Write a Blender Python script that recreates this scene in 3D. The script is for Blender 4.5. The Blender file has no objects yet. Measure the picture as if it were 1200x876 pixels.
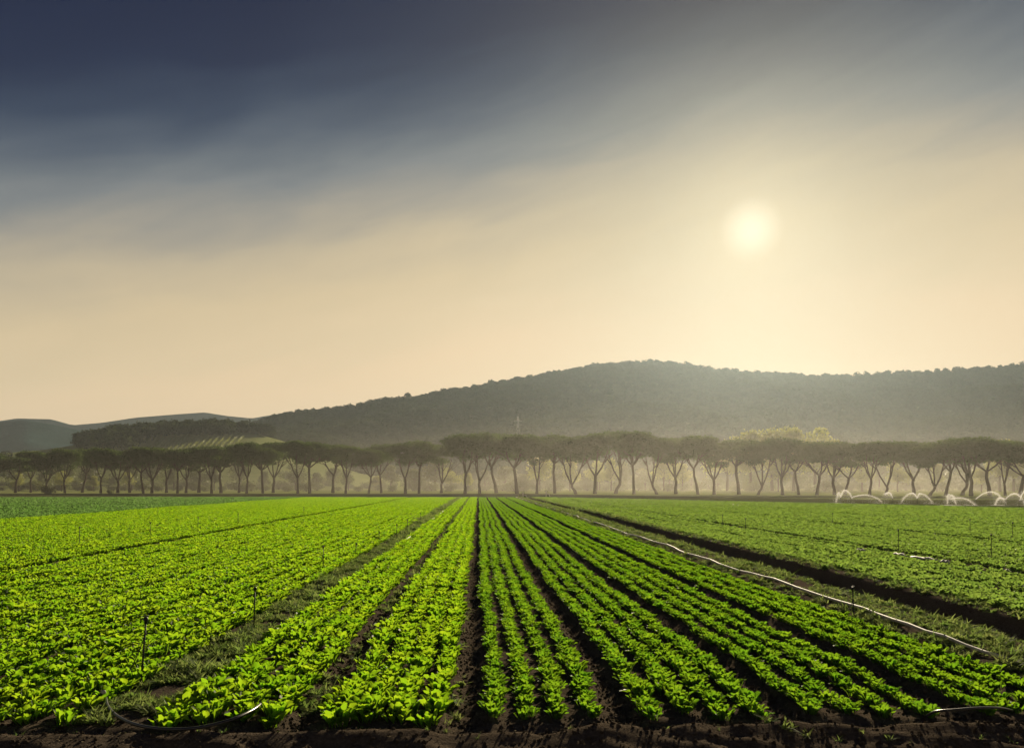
import bpy, math, random
import numpy as np
from mathutils import Vector, Matrix, Euler

R = math.radians
SC = bpy.context.scene
COL = SC.collection
rnd = random.Random(11)
nr = np.random.default_rng(11)

# ------------------------------------------------------------------ camera
FPX, CX, HY, CAMH = 942.0, 600.0, 568.0, 2.4      # photograph pixels (1200 x 876)
YAW = math.atan(39.0 / FPX)                        # crop rows run along +Y
cam = bpy.data.cameras.new('camera')
cam.sensor_width = 36.0
cam.lens = FPX / 1200.0 * 36.0
cam.shift_y = (HY - 438.0) / 1200.0
cam.clip_start, cam.clip_end = 0.1, 30000.0
camo = bpy.data.objects.new('camera', cam)
camo.location = (0, 0, CAMH)
camo.rotation_euler = (R(90), 0, -YAW)
COL.objects.link(camo)
SC.camera = camo
CYW, SYW = math.cos(YAW), math.sin(YAW)

def c2w(xc, yc):                                   # camera-frame plan position -> world
    return (xc * CYW + yc * SYW, -xc * SYW + yc * CYW)

def at(px, py, D):                                 # a point seen at a pixel, D metres out
    x, y = c2w((px - CX) / FPX * D, D)
    return Vector((x, y, CAMH + (HY - py) / FPX * D))

def gnd(px, py, z=0.0):
    return at(px, py, FPX * (CAMH - z) / (py - HY))

# ------------------------------------------------------------------ sky and sun
sd = at(880, 268, 1000.0) - Vector((0, 0, CAMH))
sd.normalize()
SUN_EL = math.asin(sd.z)
SUN_AZ = math.atan2(sd.x, sd.y)                    # from +Y towards +X

world = bpy.data.worlds.new('World')
SC.world = world
world.use_nodes = True
wt = world.node_tree
wt.nodes.clear()
W = wt.nodes.new
L = wt.links.new

def wmath(op, a, b=None, c=None, clamp=False):
    n = W('ShaderNodeMath'); n.operation = op; n.use_clamp = clamp
    for i, v in enumerate((a, b, c)):
        if v is None: continue
        if isinstance(v, (int, float)): n.inputs[i].default_value = v
        else: L(v, n.inputs[i])
    return n.outputs[0]

tc = W('ShaderNodeTexCoord')
nrm = W('ShaderNodeVectorMath'); nrm.operation = 'NORMALIZE'; L(tc.outputs['Generated'], nrm.inputs[0])
dot = W('ShaderNodeVectorMath'); dot.operation = 'DOT_PRODUCT'
L(nrm.outputs[0], dot.inputs[0]); dot.inputs[1].default_value = sd
sep = W('ShaderNodeSeparateXYZ'); L(nrm.outputs[0], sep.inputs[0])
el = wmath('MULTIPLY', wmath('ARCSINE', sep.outputs[2]), 180 / math.pi)
th = wmath('MULTIPLY', wmath('ARCCOSINE', wmath('MINIMUM', dot.outputs['Value'], 0.999999)), 180 / math.pi)
# thin high veil: how thick it looks falls with height and with distance from the sun
mp = W('ShaderNodeMapping'); mp.vector_type = 'TEXTURE'; mp.inputs['Rotation'].default_value = (0, R(-20), R(12)); mp.inputs['Scale'].default_value = (.55, .55, .14)
L(nrm.outputs[0], mp.inputs[0])
nz = W('ShaderNodeTexNoise'); nz.inputs['Scale'].default_value = 1.7; nz.inputs['Detail'].default_value = 5; nz.inputs['Distortion'].default_value = 0.8
L(mp.outputs[0], nz.inputs['Vector'])
mp2 = W('ShaderNodeMapping'); mp2.vector_type = 'TEXTURE'; mp2.inputs['Rotation'].default_value = (0, R(-15), 0); mp2.inputs['Scale'].default_value = (.36, .36, .07)
L(nrm.outputs[0], mp2.inputs[0])
nz2 = W('ShaderNodeTexNoise'); nz2.inputs['Scale'].default_value = 2.2; nz2.inputs['Detail'].default_value = 9; nz2.inputs['Distortion'].default_value = 0.5
L(mp2.outputs[0], nz2.inputs['Vector'])
stre = wmath('ADD', wmath('MULTIPLY', wmath('SUBTRACT', nz.outputs['Fac'], 0.5), 2.8),
             wmath('MULTIPLY', wmath('SUBTRACT', nz2.outputs['Fac'], 0.5), 2.8))
q = wmath('ADD', wmath('ADD', wmath('ABSOLUTE', el), wmath('MINIMUM', wmath('MULTIPLY', th, 0.20), 12.0)), stre)
ramp = W('ShaderNodeValToRGB')
L(wmath('DIVIDE', q, 60.0, clamp=True), ramp.inputs[0])
def lin(c): return tuple(((v / 255 + .055) / 1.055) ** 2.4 if v > 10 else v / 255 / 12.92 for v in c) + (1,)
stops = [(0, (197, 173, 139)), (13.6, (197, 173, 139)), (16, (189, 169, 136)), (18.5, (181, 163, 131)), (21.5, (163, 150, 126)), (24, (131, 127, 118)), (26, (104, 108, 110)), (27.5, (85, 92, 99)),
         (29, (66, 75, 88)), (31, (40, 52, 72)), (33.5, (14, 28, 56)), (37, (2, 17, 49)), (60, (2, 13, 43))]
er = ramp.color_ramp.elements
while len(er) < len(stops): er.new(0.5)
for e, (p, c) in zip(er, stops): e.position = p / 60.0; e.color = lin(c)
# aureole and the veiled disc of the sun
g1 = wmath('MULTIPLY', wmath('POWER', 2.718, wmath('MULTIPLY', th, -1 / 6.0)), 0.22)
mr = W('ShaderNodeMapRange'); mr.interpolation_type = 'SMOOTHSTEP'
L(th, mr.inputs['Value']); mr.inputs['From Min'].default_value = 2.3; mr.inputs['From Max'].default_value = 0.2
g2 = wmath('MULTIPLY', mr.outputs[0], 0.14)
def wscale(col, fac):
    n = W('ShaderNodeVectorMath'); n.operation = 'SCALE'
    if isinstance(col, tuple): n.inputs[0].default_value = col
    else: L(col, n.inputs[0])
    if isinstance(fac, (int, float)): n.inputs['Scale'].default_value = fac
    else: L(fac, n.inputs['Scale'])
    return n.outputs[0]
def wadd(a, b):
    n = W('ShaderNodeVectorMath'); n.operation = 'ADD'; L(a, n.inputs[0]); L(b, n.inputs[1]); return n.outputs[0]
sky = W('ShaderNodeTexSky'); sky.sky_type = 'NISHITA'; sky.sun_disc = False
sky.sun_elevation = SUN_EL; sky.sun_rotation = SUN_AZ
sky.dust_density = 4.0; sky.air_density = 1.0; sky.ozone_density = 1.5
NISH = 0.05
SKYK = 0.97
dim = wmath('SUBTRACT', 1.0, wmath('MULTIPLY', wmath('POWER', 2.718, wmath('MULTIPLY', wmath('POWER', wmath('DIVIDE', th, 12.0), 2.0), -1.0)), 0.55))   # the haze in front of it adds the sun's glow
veil = wadd(wadd(wscale(ramp.outputs[0], wmath('MULTIPLY', dim, SKYK)), wscale((1.0, 0.78, 0.44), g1)), wscale((1.0, 0.92, 0.85), g2))
bg1 = W('ShaderNodeBackground'); L(sky.outputs[0], bg1.inputs[0]); bg1.inputs[1].default_value = NISH
bg2 = W('ShaderNodeBackground'); L(veil, bg2.inputs[0]); bg2.inputs[1].default_value = 1.0
ads = W('ShaderNodeMixShader'); ads.inputs[0].default_value = 0.99; L(bg1.outputs[0], ads.inputs[1]); L(bg2.outputs[0], ads.inputs[2])
wo = W('ShaderNodeOutputWorld'); L(ads.outputs[0], wo.inputs[0])

sun = bpy.data.lights.new('sun', 'SUN')
sun.energy = 5.0
sun.angle = R(0.6)
sun.color = (1.0, 0.84, 0.58)
suno = bpy.data.objects.new('sun', sun)
suno.rotation_euler = sd.to_track_quat('Z', 'Y').to_euler()
COL.objects.link(suno)

SC.view_settings.view_transform = 'Standard'
SC.view_settings.look = 'None'
SC.view_settings.exposure = 0.6
SC.view_settings.gamma = 1.0
SC.view_settings.use_curve_mapping = False
SC.render.engine = 'CYCLES'
cy = SC.cycles
cy.use_denoising = True
cy.max_bounces = 8; cy.diffuse_bounces = 3; cy.glossy_bounces = 2; cy.transmission_bounces = 4
cy.volume_bounces = 0; cy.volume_max_steps = 128; cy.transparent_max_bounces = 12
cy.sample_clamp_indirect = 4.0

# ------------------------------------------------------------------ helpers
def npmesh(name, v, f, mat=None, smooth=False):
    """v (N,3) array, f (M,4) or (M,3) int array."""
    me = bpy.data.meshes.new(name)
    v = np.ascontiguousarray(v, dtype=np.float32); f = np.ascontiguousarray(f, dtype=np.int32)
    k = f.shape[1]
    me.vertices.add(len(v)); me.vertices.foreach_set('co', v.ravel())
    me.loops.add(f.size); me.loops.foreach_set('vertex_index', f.ravel())
    me.polygons.add(len(f)); me.polygons.foreach_set('loop_start', np.arange(0, f.size, k, dtype=np.int32))
    me.polygons.foreach_set('loop_total', np.full(len(f), k, dtype=np.int32))
    if smooth: me.polygons.foreach_set('use_smooth', np.ones(len(f), dtype=bool))
    me.update(calc_edges=True)
    me.validate()
    if mat: me.materials.append(mat)
    return me

def link(name, data, parent=None, loc=None):
    o = bpy.data.objects.new(name, data)
    COL.objects.link(o)
    if parent: o.parent = parent
    if loc is not None: o.location = loc
    return o

def tag(o, label=None, cat=None, group=None, kind=None):
    if label: o['label'] = label
    if cat: o['category'] = cat
    if group: o['group'] = group
    if kind: o['kind'] = kind
    return o

class MB:
    """collects simple solids into one mesh"""
    def __init__(s): s.v = []; s.f = []
    def tube(s, pts, rad, n=6, cap=True):
        b0 = len(s.v); pts = [Vector(p) for p in pts]
        for i, p in enumerate(pts):
            d = (pts[min(i + 1, len(pts) - 1)] - pts[max(i - 1, 0)])
            d = d.normalized() if d.length > 1e-9 else Vector((0, 0, 1))
            u = d.cross(Vector((0.13, 0.97, 0.21))); u.normalize(); w = d.cross(u)
            r = rad[i] if hasattr(rad, '__len__') else rad
            for k in range(n):
                a = 2 * math.pi * k / n
                s.v.append(p + u * (r * math.cos(a)) + w * (r * math.sin(a)))
        for i in range(len(pts) - 1):
            for k in range(n):
                a = b0 + i * n + k; b = b0 + i * n + (k + 1) % n
                s.f.append((a, b, b + n, a + n))
        if cap:
            s.f.append(tuple(b0 + k for k in range(n))[::-1])
            e = b0 + (len(pts) - 1) * n
            s.f.append(tuple(e + k for k in range(n)))
        return s
    def box(s, c, d):
        b = len(s.v); c = Vector(c)
        for z in (-1, 1):
            for y in (-1, 1):
                for x in (-1, 1): s.v.append(c + Vector((x * d[0] / 2, y * d[1] / 2, z * d[2] / 2)))
        for q in ((0, 2, 3, 1), (4, 5, 7, 6), (0, 1, 5, 4), (2, 6, 7, 3), (0, 4, 6, 2), (1, 3, 7, 5)):
            s.f.append(tuple(b + i for i in q))
        return s
    def mesh(s, name, mat, smooth=True):
        me = bpy.data.meshes.new(name)
        me.from_pydata([tuple(p) for p in s.v], [], s.f)
        if smooth:
            for p in me.polygons: p.use_smooth = True
        me.materials.append(mat)
        return me
    def build(s, name, mat, parent=None, smooth=True): return link(name, s.mesh(name, mat, smooth), parent)

def _hash(ix, iy, seed):
    h = (ix.astype(np.int64) * 374761393 + iy.astype(np.int64) * 668265263 + seed * 1442695041) & 0xffffffff
    h = ((h ^ (h >> 13)) * 1274126177) & 0xffffffff
    return ((h ^ (h >> 16)) & 0xffff) / 65535.0

def vn(x, y, s=1.0, seed=0):
    x = np.asarray(x, float) / s; y = np.asarray(y, float) / s
    ix = np.floor(x); iy = np.floor(y); fx = x - ix; fy = y - iy
    fx = fx * fx * (3 - 2 * fx); fy = fy * fy * (3 - 2 * fy)
    a = _hash(ix, iy, seed); b = _hash(ix + 1, iy, seed); c = _hash(ix, iy + 1, seed); d = _hash(ix + 1, iy + 1, seed)
    return (a + (b - a) * fx) * (1 - fy) + (c + (d - c) * fx) * fy - 0.5

ORD = ['zeroth', 'first', 'second', 'third', 'fourth', 'fifth', 'sixth', 'seventh', 'eighth', 'ninth', 'tenth', 'eleventh', 'twelfth', 'thirteenth',
       'fourteenth', 'fifteenth', 'sixteenth', 'seventeenth', 'eighteenth', 'nineteenth', 'twentieth']
TENS = {20: 'twenty', 30: 'thirty', 40: 'forty', 50: 'fifty', 60: 'sixty', 70: 'seventy', 80: 'eighty', 90: 'ninety'}
def ordw(n):
    if n <= 20: return ORD[n]
    if n > 99: return 'hundred-and-' + ordw(n - 100) if n > 100 else 'hundredth'
    t, u = n // 10 * 10, n % 10
    return TENS[t] + '-' + ORD[u] if u else TENS[t][:-1] + 'ieth'

# ------------------------------------------------------------------ materials
def nodes_mat(name):
    m = bpy.data.materials.new(name); m.use_nodes = True
    nt = m.node_tree; nt.nodes.clear()
    return m, nt, nt.nodes.new, nt.links.new

def noise_ramp(nt, scale, cols, detail=4, coord='Object', rough=0.6, vec=None):
    N, K = nt.nodes.new, nt.links.new
    if vec is None:
        t = N('ShaderNodeTexCoord'); vec = t.outputs[coord]
    n = N('ShaderNodeTexNoise'); n.inputs['Scale'].default_value = scale; n.inputs['Detail'].default_value = detail; n.inputs['Roughness'].default_value = rough
    K(vec, n.inputs['Vector'])
    r = N('ShaderNodeValToRGB'); K(n.outputs['Fac'], r.inputs[0])
    e = r.color_ramp.elements
    while len(e) < len(cols): e.new(0.5)
    for i, (x, c) in enumerate(zip(e, cols)):
        x.position = 0.28 + 0.44 * i / (len(cols) - 1); x.color = tuple(c) + (1,)
    return r.outputs[0], n.outputs['Fac']

def ground_mat(name, layers, bump=0.5, bscale=8.0, dist=0.05, rough=0.95):
    """layers: list of (scale, cols); mixed"""
    m, nt, N, K = nodes_mat(name)
    col = None
    for sc_, cols in layers:
        c, f = noise_ramp(nt, sc_, cols)
        if col is None: col = c
        else:
            mx = N('ShaderNodeMix'); mx.data_type = 'RGBA'; mx.inputs[0].default_value = 0.5
            K(col, mx.inputs[6]); K(c, mx.inputs[7]); col = mx.outputs[2]
    b = N('ShaderNodeBsdfPrincipled'); K(col, b.inputs['Base Color']); b.inputs['Roughness'].default_value = rough
    b.inputs['Specular IOR Level'].default_value = 0.0
    t = N('ShaderNodeTexCoord'); n2 = N('ShaderNodeTexNoise'); n2.inputs['Scale'].default_value = bscale; n2.inputs['Detail'].default_value = 7; n2.inputs['Roughness'].default_value = 0.7
    K(t.outputs['Object'], n2.inputs['Vector'])
    bp = N('ShaderNodeBump'); bp.inputs['Strength'].default_value = bump; bp.inputs['Distance'].default_value = dist
    K(n2.outputs['Fac'], bp.inputs['Height']); K(bp.outputs[0], b.inputs['Normal'])
    o = N('ShaderNodeOutputMaterial'); K(b.outputs[0], o.inputs[0])
    return m

def leaf_mat(name, d1, d2, t1, t2, tr=0.5, gloss=0.35, rough=0.45, nscale=6.0):
    """leaf that lets light through; every plant a slightly different shade"""
    m, nt, N, K = nodes_mat(name)
    oi = N('ShaderNodeObjectInfo')
    c, f = noise_ramp(nt, nscale, [(0, 0, 0), (1, 1, 1)], detail=2)
    ad = N('ShaderNodeMath'); ad.operation = 'MULTIPLY_ADD'; K(oi.outputs['Random'], ad.inputs[0]); ad.inputs[1].default_value = 0.6
    sc_ = N('ShaderNodeMath'); sc_.operation = 'MULTIPLY'; K(c, sc_.inputs[0]); sc_.inputs[1].default_value = 0.4
    K(sc_.outputs[0], ad.inputs[2])
    def mix(a, b):
        x = N('ShaderNodeMix'); x.data_type = 'RGBA'; K(ad.outputs[0], x.inputs[0])
        x.inputs[6].default_value = tuple(a) + (1,); x.inputs[7].default_value = tuple(b) + (1,)
        return x.outputs[2]
    b = N('ShaderNodeBsdfPrincipled'); K(mix(d1, d2), b.inputs['Base Color']); b.inputs['Roughness'].default_value = rough
    b.inputs['Specular IOR Level'].default_value = gloss
    t = N('ShaderNodeBsdfTranslucent'); K(mix(t1, t2), t.inputs[0])
    ms = N('ShaderNodeMixShader'); ms.inputs[0].default_value = tr; K(b.outputs[0], ms.inputs[1]); K(t.outputs[0], ms.inputs[2])
    o = N('ShaderNodeOutputMaterial'); K(ms.outputs[0], o.inputs[0])
    return m

def plain_mat(name, c1, c2, scale=10.0, rough=0.6, spec=0.3, metal=0.0):
    m, nt, N, K = nodes_mat(name)
    col, f = noise_ramp(nt, scale, [c1, c2])
    b = N('ShaderNodeBsdfPrincipled'); K(col, b.inputs['Base Color']); b.inputs['Roughness'].default_value = rough
    b.inputs['Specular IOR Level'].default_value = spec; b.inputs['Metallic'].default_value = metal
    o = N('ShaderNodeOutputMaterial'); K(b.outputs[0], o.inputs[0])
    return m

M = {}
M['soil'] = ground_mat('field_soil', [(1.5, [(.066, .053, .040), (.120, .095, .070)]), (30, [(.045, .037, .029), (.185, .146, .108)])], bump=0.9, bscale=22, dist=0.05)
M['verge'] = ground_mat('verge_grass', [(0.15, [(.10, .16, .05), (.16, .22, .08)]), (2, [(.09, .14, .05), (.17, .21, .08)])], bump=0.6, bscale=3, dist=0.2)
M['track'] = ground_mat('farm_track', [(0.1, [(.07, .075, .034), (.10, .105, .048)]), (1.5, [(.055, .066, .028), (.11, .115, .055)])], bump=0.6, bscale=3, dist=0.2)
M['meadow'] = ground_mat('meadow_grass', [(0.01, [(.17, .21, .07), (.27, .29, .11)]), (0.2, [(.16, .20, .06), (.26, .28, .11)])], bump=0.5, bscale=1.5, dist=0.4)
M['hillside'] = ground_mat('hill_ground', [(0.008, [(.035, .05, .02), (.10, .12, .04)]), (0.05, [(.03, .045, .018), (.08, .09, .035)])], bump=0.6, bscale=0.1, dist=4)
M['farhill'] = ground_mat('far_woods_haze_tint', [(0.004, [(.020, .066, .064), (.034, .084, .080)]), (0.03, [(.016, .058, .056), (.040, .090, .084)])], bump=1.0, bscale=0.06, dist=12)  # blue of distance haze is put into the woods' own colour
M['lettuce'] = leaf_mat('lettuce_leaf', (.045, .10, .010), (.085, .15, .013), (.17, .41, .008), (.40, .57, .016), tr=0.66, gloss=0.22, rough=0.55)
M['celery'] = leaf_mat('celery_leaf', (.035, .085, .012), (.07, .13, .016), (.12, .32, .010), (.29, .47, .016), tr=0.6, gloss=0.25, rough=0.55)
M['chard'] = leaf_mat('dull_leaf', (.06, .11, .02), (.10, .15, .03), (.19, .34, .05), (.29, .42, .07), tr=0.55, gloss=0.2, rough=0.6)
M['darkcrop'] = leaf_mat('dark_crop_leaf', (.04, .09, .02), (.06, .12, .03), (.14, .30, .06), (.20, .36, .08), tr=0.55, gloss=0.15, rough=0.6)
M['weed'] = leaf_mat('weed_leaf', (.06, .11, .03), (.18, .20, .08), (.18, .34, .05), (.42, .46, .15), tr=0.45, gloss=0.05, rough=0.8)
M['grass'] = leaf_mat('grass_blade', (.07, .10, .03), (.13, .13, .06), (.20, .27, .05), (.32, .32, .12), tr=0.45, gloss=0.3)
M['pine'] = leaf_mat('pine_needles', (.024, .050, .020), (.042, .072, .030), (.075, .13, .03), (.125, .18, .045), tr=0.4, gloss=0.0, rough=1.0, nscale=0.6)
M['broad'] = leaf_mat('spring_leaves', (.10, .13, .03), (.16, .18, .05), (.26, .29, .05), (.38, .38, .09), tr=0.5, gloss=0.2, nscale=0.6)
M['bush'] = leaf_mat('bush_leaves', (.05, .065, .025), (.085, .10, .04), (.10, .13, .03), (.17, .19, .05), tr=0.4, gloss=0.15, nscale=0.6)
M['wood'] = leaf_mat('forest_leaves', (.020, .030, .014), (.040, .050, .022), (.03, .045, .012), (.06, .075, .02), tr=0.3, gloss=0.0, rough=1.0, nscale=0.4)
M['vine'] = leaf_mat('vine_leaves', (.09, .12, .03), (.13, .15, .05), (.22, .26, .05), (.30, .32, .08), tr=0.45, gloss=0.2)
M['bark'] = plain_mat('pine_bark', (.035, .025, .018), (.075, .052, .038), scale=3, rough=0.95, spec=0.1)
M['hose_white'] = plain_mat('white_hose', (.30, .28, .25), (.54, .51, .45), scale=3, rough=0.6, spec=0.2)
M['hose_black'] = plain_mat('black_hose', (.012, .012, .014), (.03, .03, .032), scale=10, rough=0.3, spec=0.6)
M['plastic'] = plain_mat('dark_plastic', (.012, .014, .012), (.03, .032, .028), scale=20, rough=0.5)
M['steel'] = plain_mat('grey_steel', (.30, .30, .29), (.45, .44, .42), scale=2, rough=0.45, metal=0.3)
M['straw'] = plain_mat('straw', (.16, .13, .08), (.30, .25, .16), scale=5, rough=1.0, spec=0.0)
def water_mat():
    m, nt, N, K = nodes_mat('water_spray')
    d = N('ShaderNodeBsdfDiffuse'); d.inputs[0].default_value = (.8, .8, .8, 1)
    t = N('ShaderNodeBsdfTranslucent'); t.inputs[0].default_value = (.85, .85, .85, 1)
    x = N('ShaderNodeMixShader'); x.inputs[0].default_value = 0.92; K(d.outputs[0], x.inputs[1]); K(t.outputs[0], x.inputs[2])
    tp = N('ShaderNodeBsdfTransparent'); y = N('ShaderNodeMixShader'); y.inputs[0].default_value = 0.8
    K(tp.outputs[0], y.inputs[1]); K(x.outputs[0], y.inputs[2])
    o = N('ShaderNodeOutputMaterial'); K(y.outputs[0], o.inputs[0])
    return m
M['water'] = water_mat()

# ------------------------------------------------------------------ the ground
FUR = [(-0.13, .15, .085), (1.52, .13, .075), (3.25, .14, .075), (5.05, .14, .075), (-1.80, .08, .06)]
LEFT_START = -3.92
left_fur = [-5.80 - 1.75 * k for k in range(56)]
FIELD_L = -31.5
RIGHT_START = 10.15
right_fur = [11.9 + 1.75 * k for k in range(40)]
YFRONT = 8.05

def ybound(X):
    return np.maximum(np.where(X < 12.6, 150.0, 150.0 - (X - 12.6) * 1.78), 52.0)

def gz(X, Y):
    """height of the land near the field"""
    X = np.asarray(X, float); Y = np.asarray(Y, float)
    z = np.zeros_like(X + Y)
    wob = vn(Y, Y * 0, 3.0, 5) * 0.15 + vn(Y, Y * 0, 1.1, 6) * 0.05
    for c, h, d in FUR:
        t = np.abs(X + wob - c) / h
        z = z - d * np.exp(-np.power(np.minimum(t, 6), 2.4) * 0.7)
    for c in left_fur + right_fur:
        d = 0.05; h = 0.12
        if abs(c + 12.8) < 0.8: h = 0.25
        t = np.abs(X - c) / h
        z = z - d * np.exp(-np.power(np.minimum(t, 6), 2))
    # grassy strips, the ditch and its banks on the right
    z = z + np.where((X > 6.6) & (X < 8.4), 0.10 * np.sin(np.clip((X - 6.6) / 1.8, 0, 1) * math.pi), 0)
    t = np.clip((X - 8.2) / 0.35, 0, 1) * np.clip((9.75 - X) / 0.25, 0, 1)
    t = t * t * (3 - 2 * t)
    z = z - 0.38 * t + 0.05 * np.exp(-((X - 9.95) / 0.2) ** 2)
    # near headland: beds stop, a low crest of turned soil, then it falls away to the camera
    wv = vn(X, X * 0, 1.3, 9) * 0.22 + vn(X, X * 0, 0.35, 10) * 0.06
    yy = Y + wv
    head = np.clip((YFRONT + 0.05 - yy) / 0.25, 0, 1); head = head * head * (3 - 2 * head)
    z = z * (1 - head) + head * (-0.05 + (0.105 + 0.05 * vn(X, X * 0, .6, 14)) * np.clip((7.98 - yy) / 0.24, 0, 1) ** 1.5 - 0.17 * np.clip((7.70 - yy) / 0.9, 0, 1) + 0.016 * np.sin((Y + 0.35 * X) * 22 + 4 * vn(X, Y, .8, 15)) * np.clip((7.6 - yy) / 0.1, 0, 1) * (0.5 + vn(X, Y, .5, 12)))
    rough = np.where(Y < 30, 1.0, 0.4)
    z = z + (vn(X, Y, 0.30, 1) * 0.035 + vn(X, Y, 0.15, 2) * 0.022) * rough * np.where(Y < 7.9, 1.5, 1.0)
    z = z + vn(X, Y, 14, 3) * 0.08
    far = np.clip((Y - ybound(X)) / 40, 0, 1)
    z = z * (1 - far) - far * 0.02
    out = np.clip((np.abs(X - 5) - 115) / 30, 0, 1)
    return z * (1 - out)

def grow(a, b, s, r):
    out = [a]
    while out[-1] < b: out.append(out[-1] + s); s *= r
    return out
xs = np.array(sorted(set([-v for v in grow(6.5, 3200, 0.12, 1.022)][::1] + list(np.arange(-6.4, 11.0, 0.06)) + grow(11.02, 3200, 0.12, 1.025))))
ys = np.array([-400, -150, -60, -25, -10, -3, 1, 3.5, 5.2] + list(np.arange(6.0, 9.4, 0.05)) + grow(9.4, 3800, 0.075, 1.0205))
GX, GY = np.meshgrid(xs, ys)
GZ = gz(GX, GY)
GZ = GZ * (GY < 600)
nx, ny = len(xs), len(ys)
gv = np.stack([GX, GY, GZ], -1).reshape(-1, 3)
ii = (np.arange(ny - 1)[:, None] * nx + np.arange(nx - 1)[None, :])
gf = np.stack([ii, ii + 1, ii + nx + 1, ii + nx], -1)
cxm = (xs[:-1] + xs[1:]) / 2; cym = (ys[:-1] + ys[1:]) / 2
CXM, CYM = np.meshgrid(cxm, cym)
dd = CYM - ybound(CXM) + vn(CXM, CYM, 6, 4) * 2.0
infield = (np.abs(CXM - 5) < 125)
reg = np.where((dd < 0) & infield, 0, np.where((dd < 22) & infield & (dd > 5), 1, np.where((dd < 76), 2, 3)))
reg = np.where(~infield & (CYM < 150), 3, reg)
for k, (nm, mt) in enumerate((('field_soil', 'soil'), ('grass_verge', 'verge'), ('farm_track', 'track'), ('meadow', 'meadow'))):
    f = gf[reg == k].reshape(-1, 4)
    u, inv = np.unique(f, return_inverse=True)
    o = link(nm, npmesh(nm, gv[u], inv.reshape(-1, 4), M[mt], True))
    tag(o, kind='structure')

# ------------------------------------------------------------------ hills
def hill(name, sky_pts, Dr, Df, mat, back=1.35, cols=220, rows=46, x0=None, x1=None, rough=1.0, power=1.15, zfoot=-3.0, dvar=0.0, seed=0):
    px = np.array([p[0] for p in sky_pts], float); py = np.array([p[1] for p in sky_pts], float)
    x0 = px[0] if x0 is None else x0; x1 = px[-1] if x1 is None else x1
    PX = np.linspace(x0, x1, cols)
    PY = np.interp(PX, px, py)
    DR = Dr * (1 + dvar * vn(PX, PX * 0, 220, seed + 3))
    zr = CAMH + (HY - PY) / FPX * DR
    ts = np.concatenate([np.linspace(0, 1, rows), np.linspace(1, 2, 9)[1:]])
    V = np.zeros((len(ts), cols, 3))
    for i, t in enumerate(ts):
        if t <= 1:
            D = Df + (DR - Df) * t; s = t ** power
        else:
            D = DR * (1 + (back - 1) * (t - 1)); s = (1 - (t - 1) ** 1.5)
        z = zfoot + (zr - zfoot) * s
        a = np.sin(math.pi * min(t, 1.0)) if t <= 1 else 0.3
        xcam = (PX - CX) / FPX * D
        n = vn(xcam, D + 0 * xcam, Dr * .10, seed) * 0.16 + vn(xcam, D + 0 * xcam, Dr * .04, seed + 1) * 0.06
        z = z + n * np.maximum(zr, 3) * a * rough
        wx = xcam * CYW + D * SYW; wy = -xcam * SYW + D * CYW
        V[i, :, 0] = wx; V[i, :, 1] = wy; V[i, :, 2] = z
    r, c = V.shape[:2]
    k = np.arange(r - 1)[:, None] * c + np.arange(c - 1)[None, :]
    F = np.stack([k, k + 1, k + c + 1, k + c], -1).reshape(-1, 4)
    o = link(name, npmesh(name, V.reshape(-1, 3), F, mat, True))
    tag(o, kind='structure')
    return V, ts, PX

main_sky = [(230, 560), (270, 510), (310, 496), (340, 489), (400, 482), (440, 475), (500, 467), (550, 459), (600, 450), (650, 440), (700, 433),
            (750, 429), (790, 430), (840, 438), (900, 442), (960, 444), (1000, 445), (1040, 443), (1100, 440), (1150, 436), (1200, 432), (1300, 428),
            (1450, 440), (1700, 455), (2000, 480)]
HV, HT, HPX = hill('wooded_hill', main_sky, 1200, 520, M['hillside'], cols=340, rows=60, dvar=0.10, seed=21, power=1.25)
knoll_sky = [(-500, 545), (-250, 535), (0, 531), (50, 527), (90, 521), (130, 512), (200, 505), (260, 505), (300, 508), (330, 516), (370, 530), (430, 548), (520, 566)]
KV, KT, KPX = hill('vineyard_knoll', knoll_sky, 680, 400, M['meadow'], cols=160, rows=40, rough=0.3, seed=31, power=1.1, zfoot=-1.0)
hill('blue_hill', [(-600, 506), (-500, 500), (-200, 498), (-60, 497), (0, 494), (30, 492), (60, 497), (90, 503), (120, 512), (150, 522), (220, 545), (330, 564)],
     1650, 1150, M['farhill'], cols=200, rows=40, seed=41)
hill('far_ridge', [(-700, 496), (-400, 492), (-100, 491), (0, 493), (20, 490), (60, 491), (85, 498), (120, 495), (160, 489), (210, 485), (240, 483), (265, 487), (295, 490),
                   (330, 484), (345, 483), (400, 492), (520, 510), (800, 540)], 2300, 1900, M['farhill'], cols=260, rows=30, seed=51)

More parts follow.
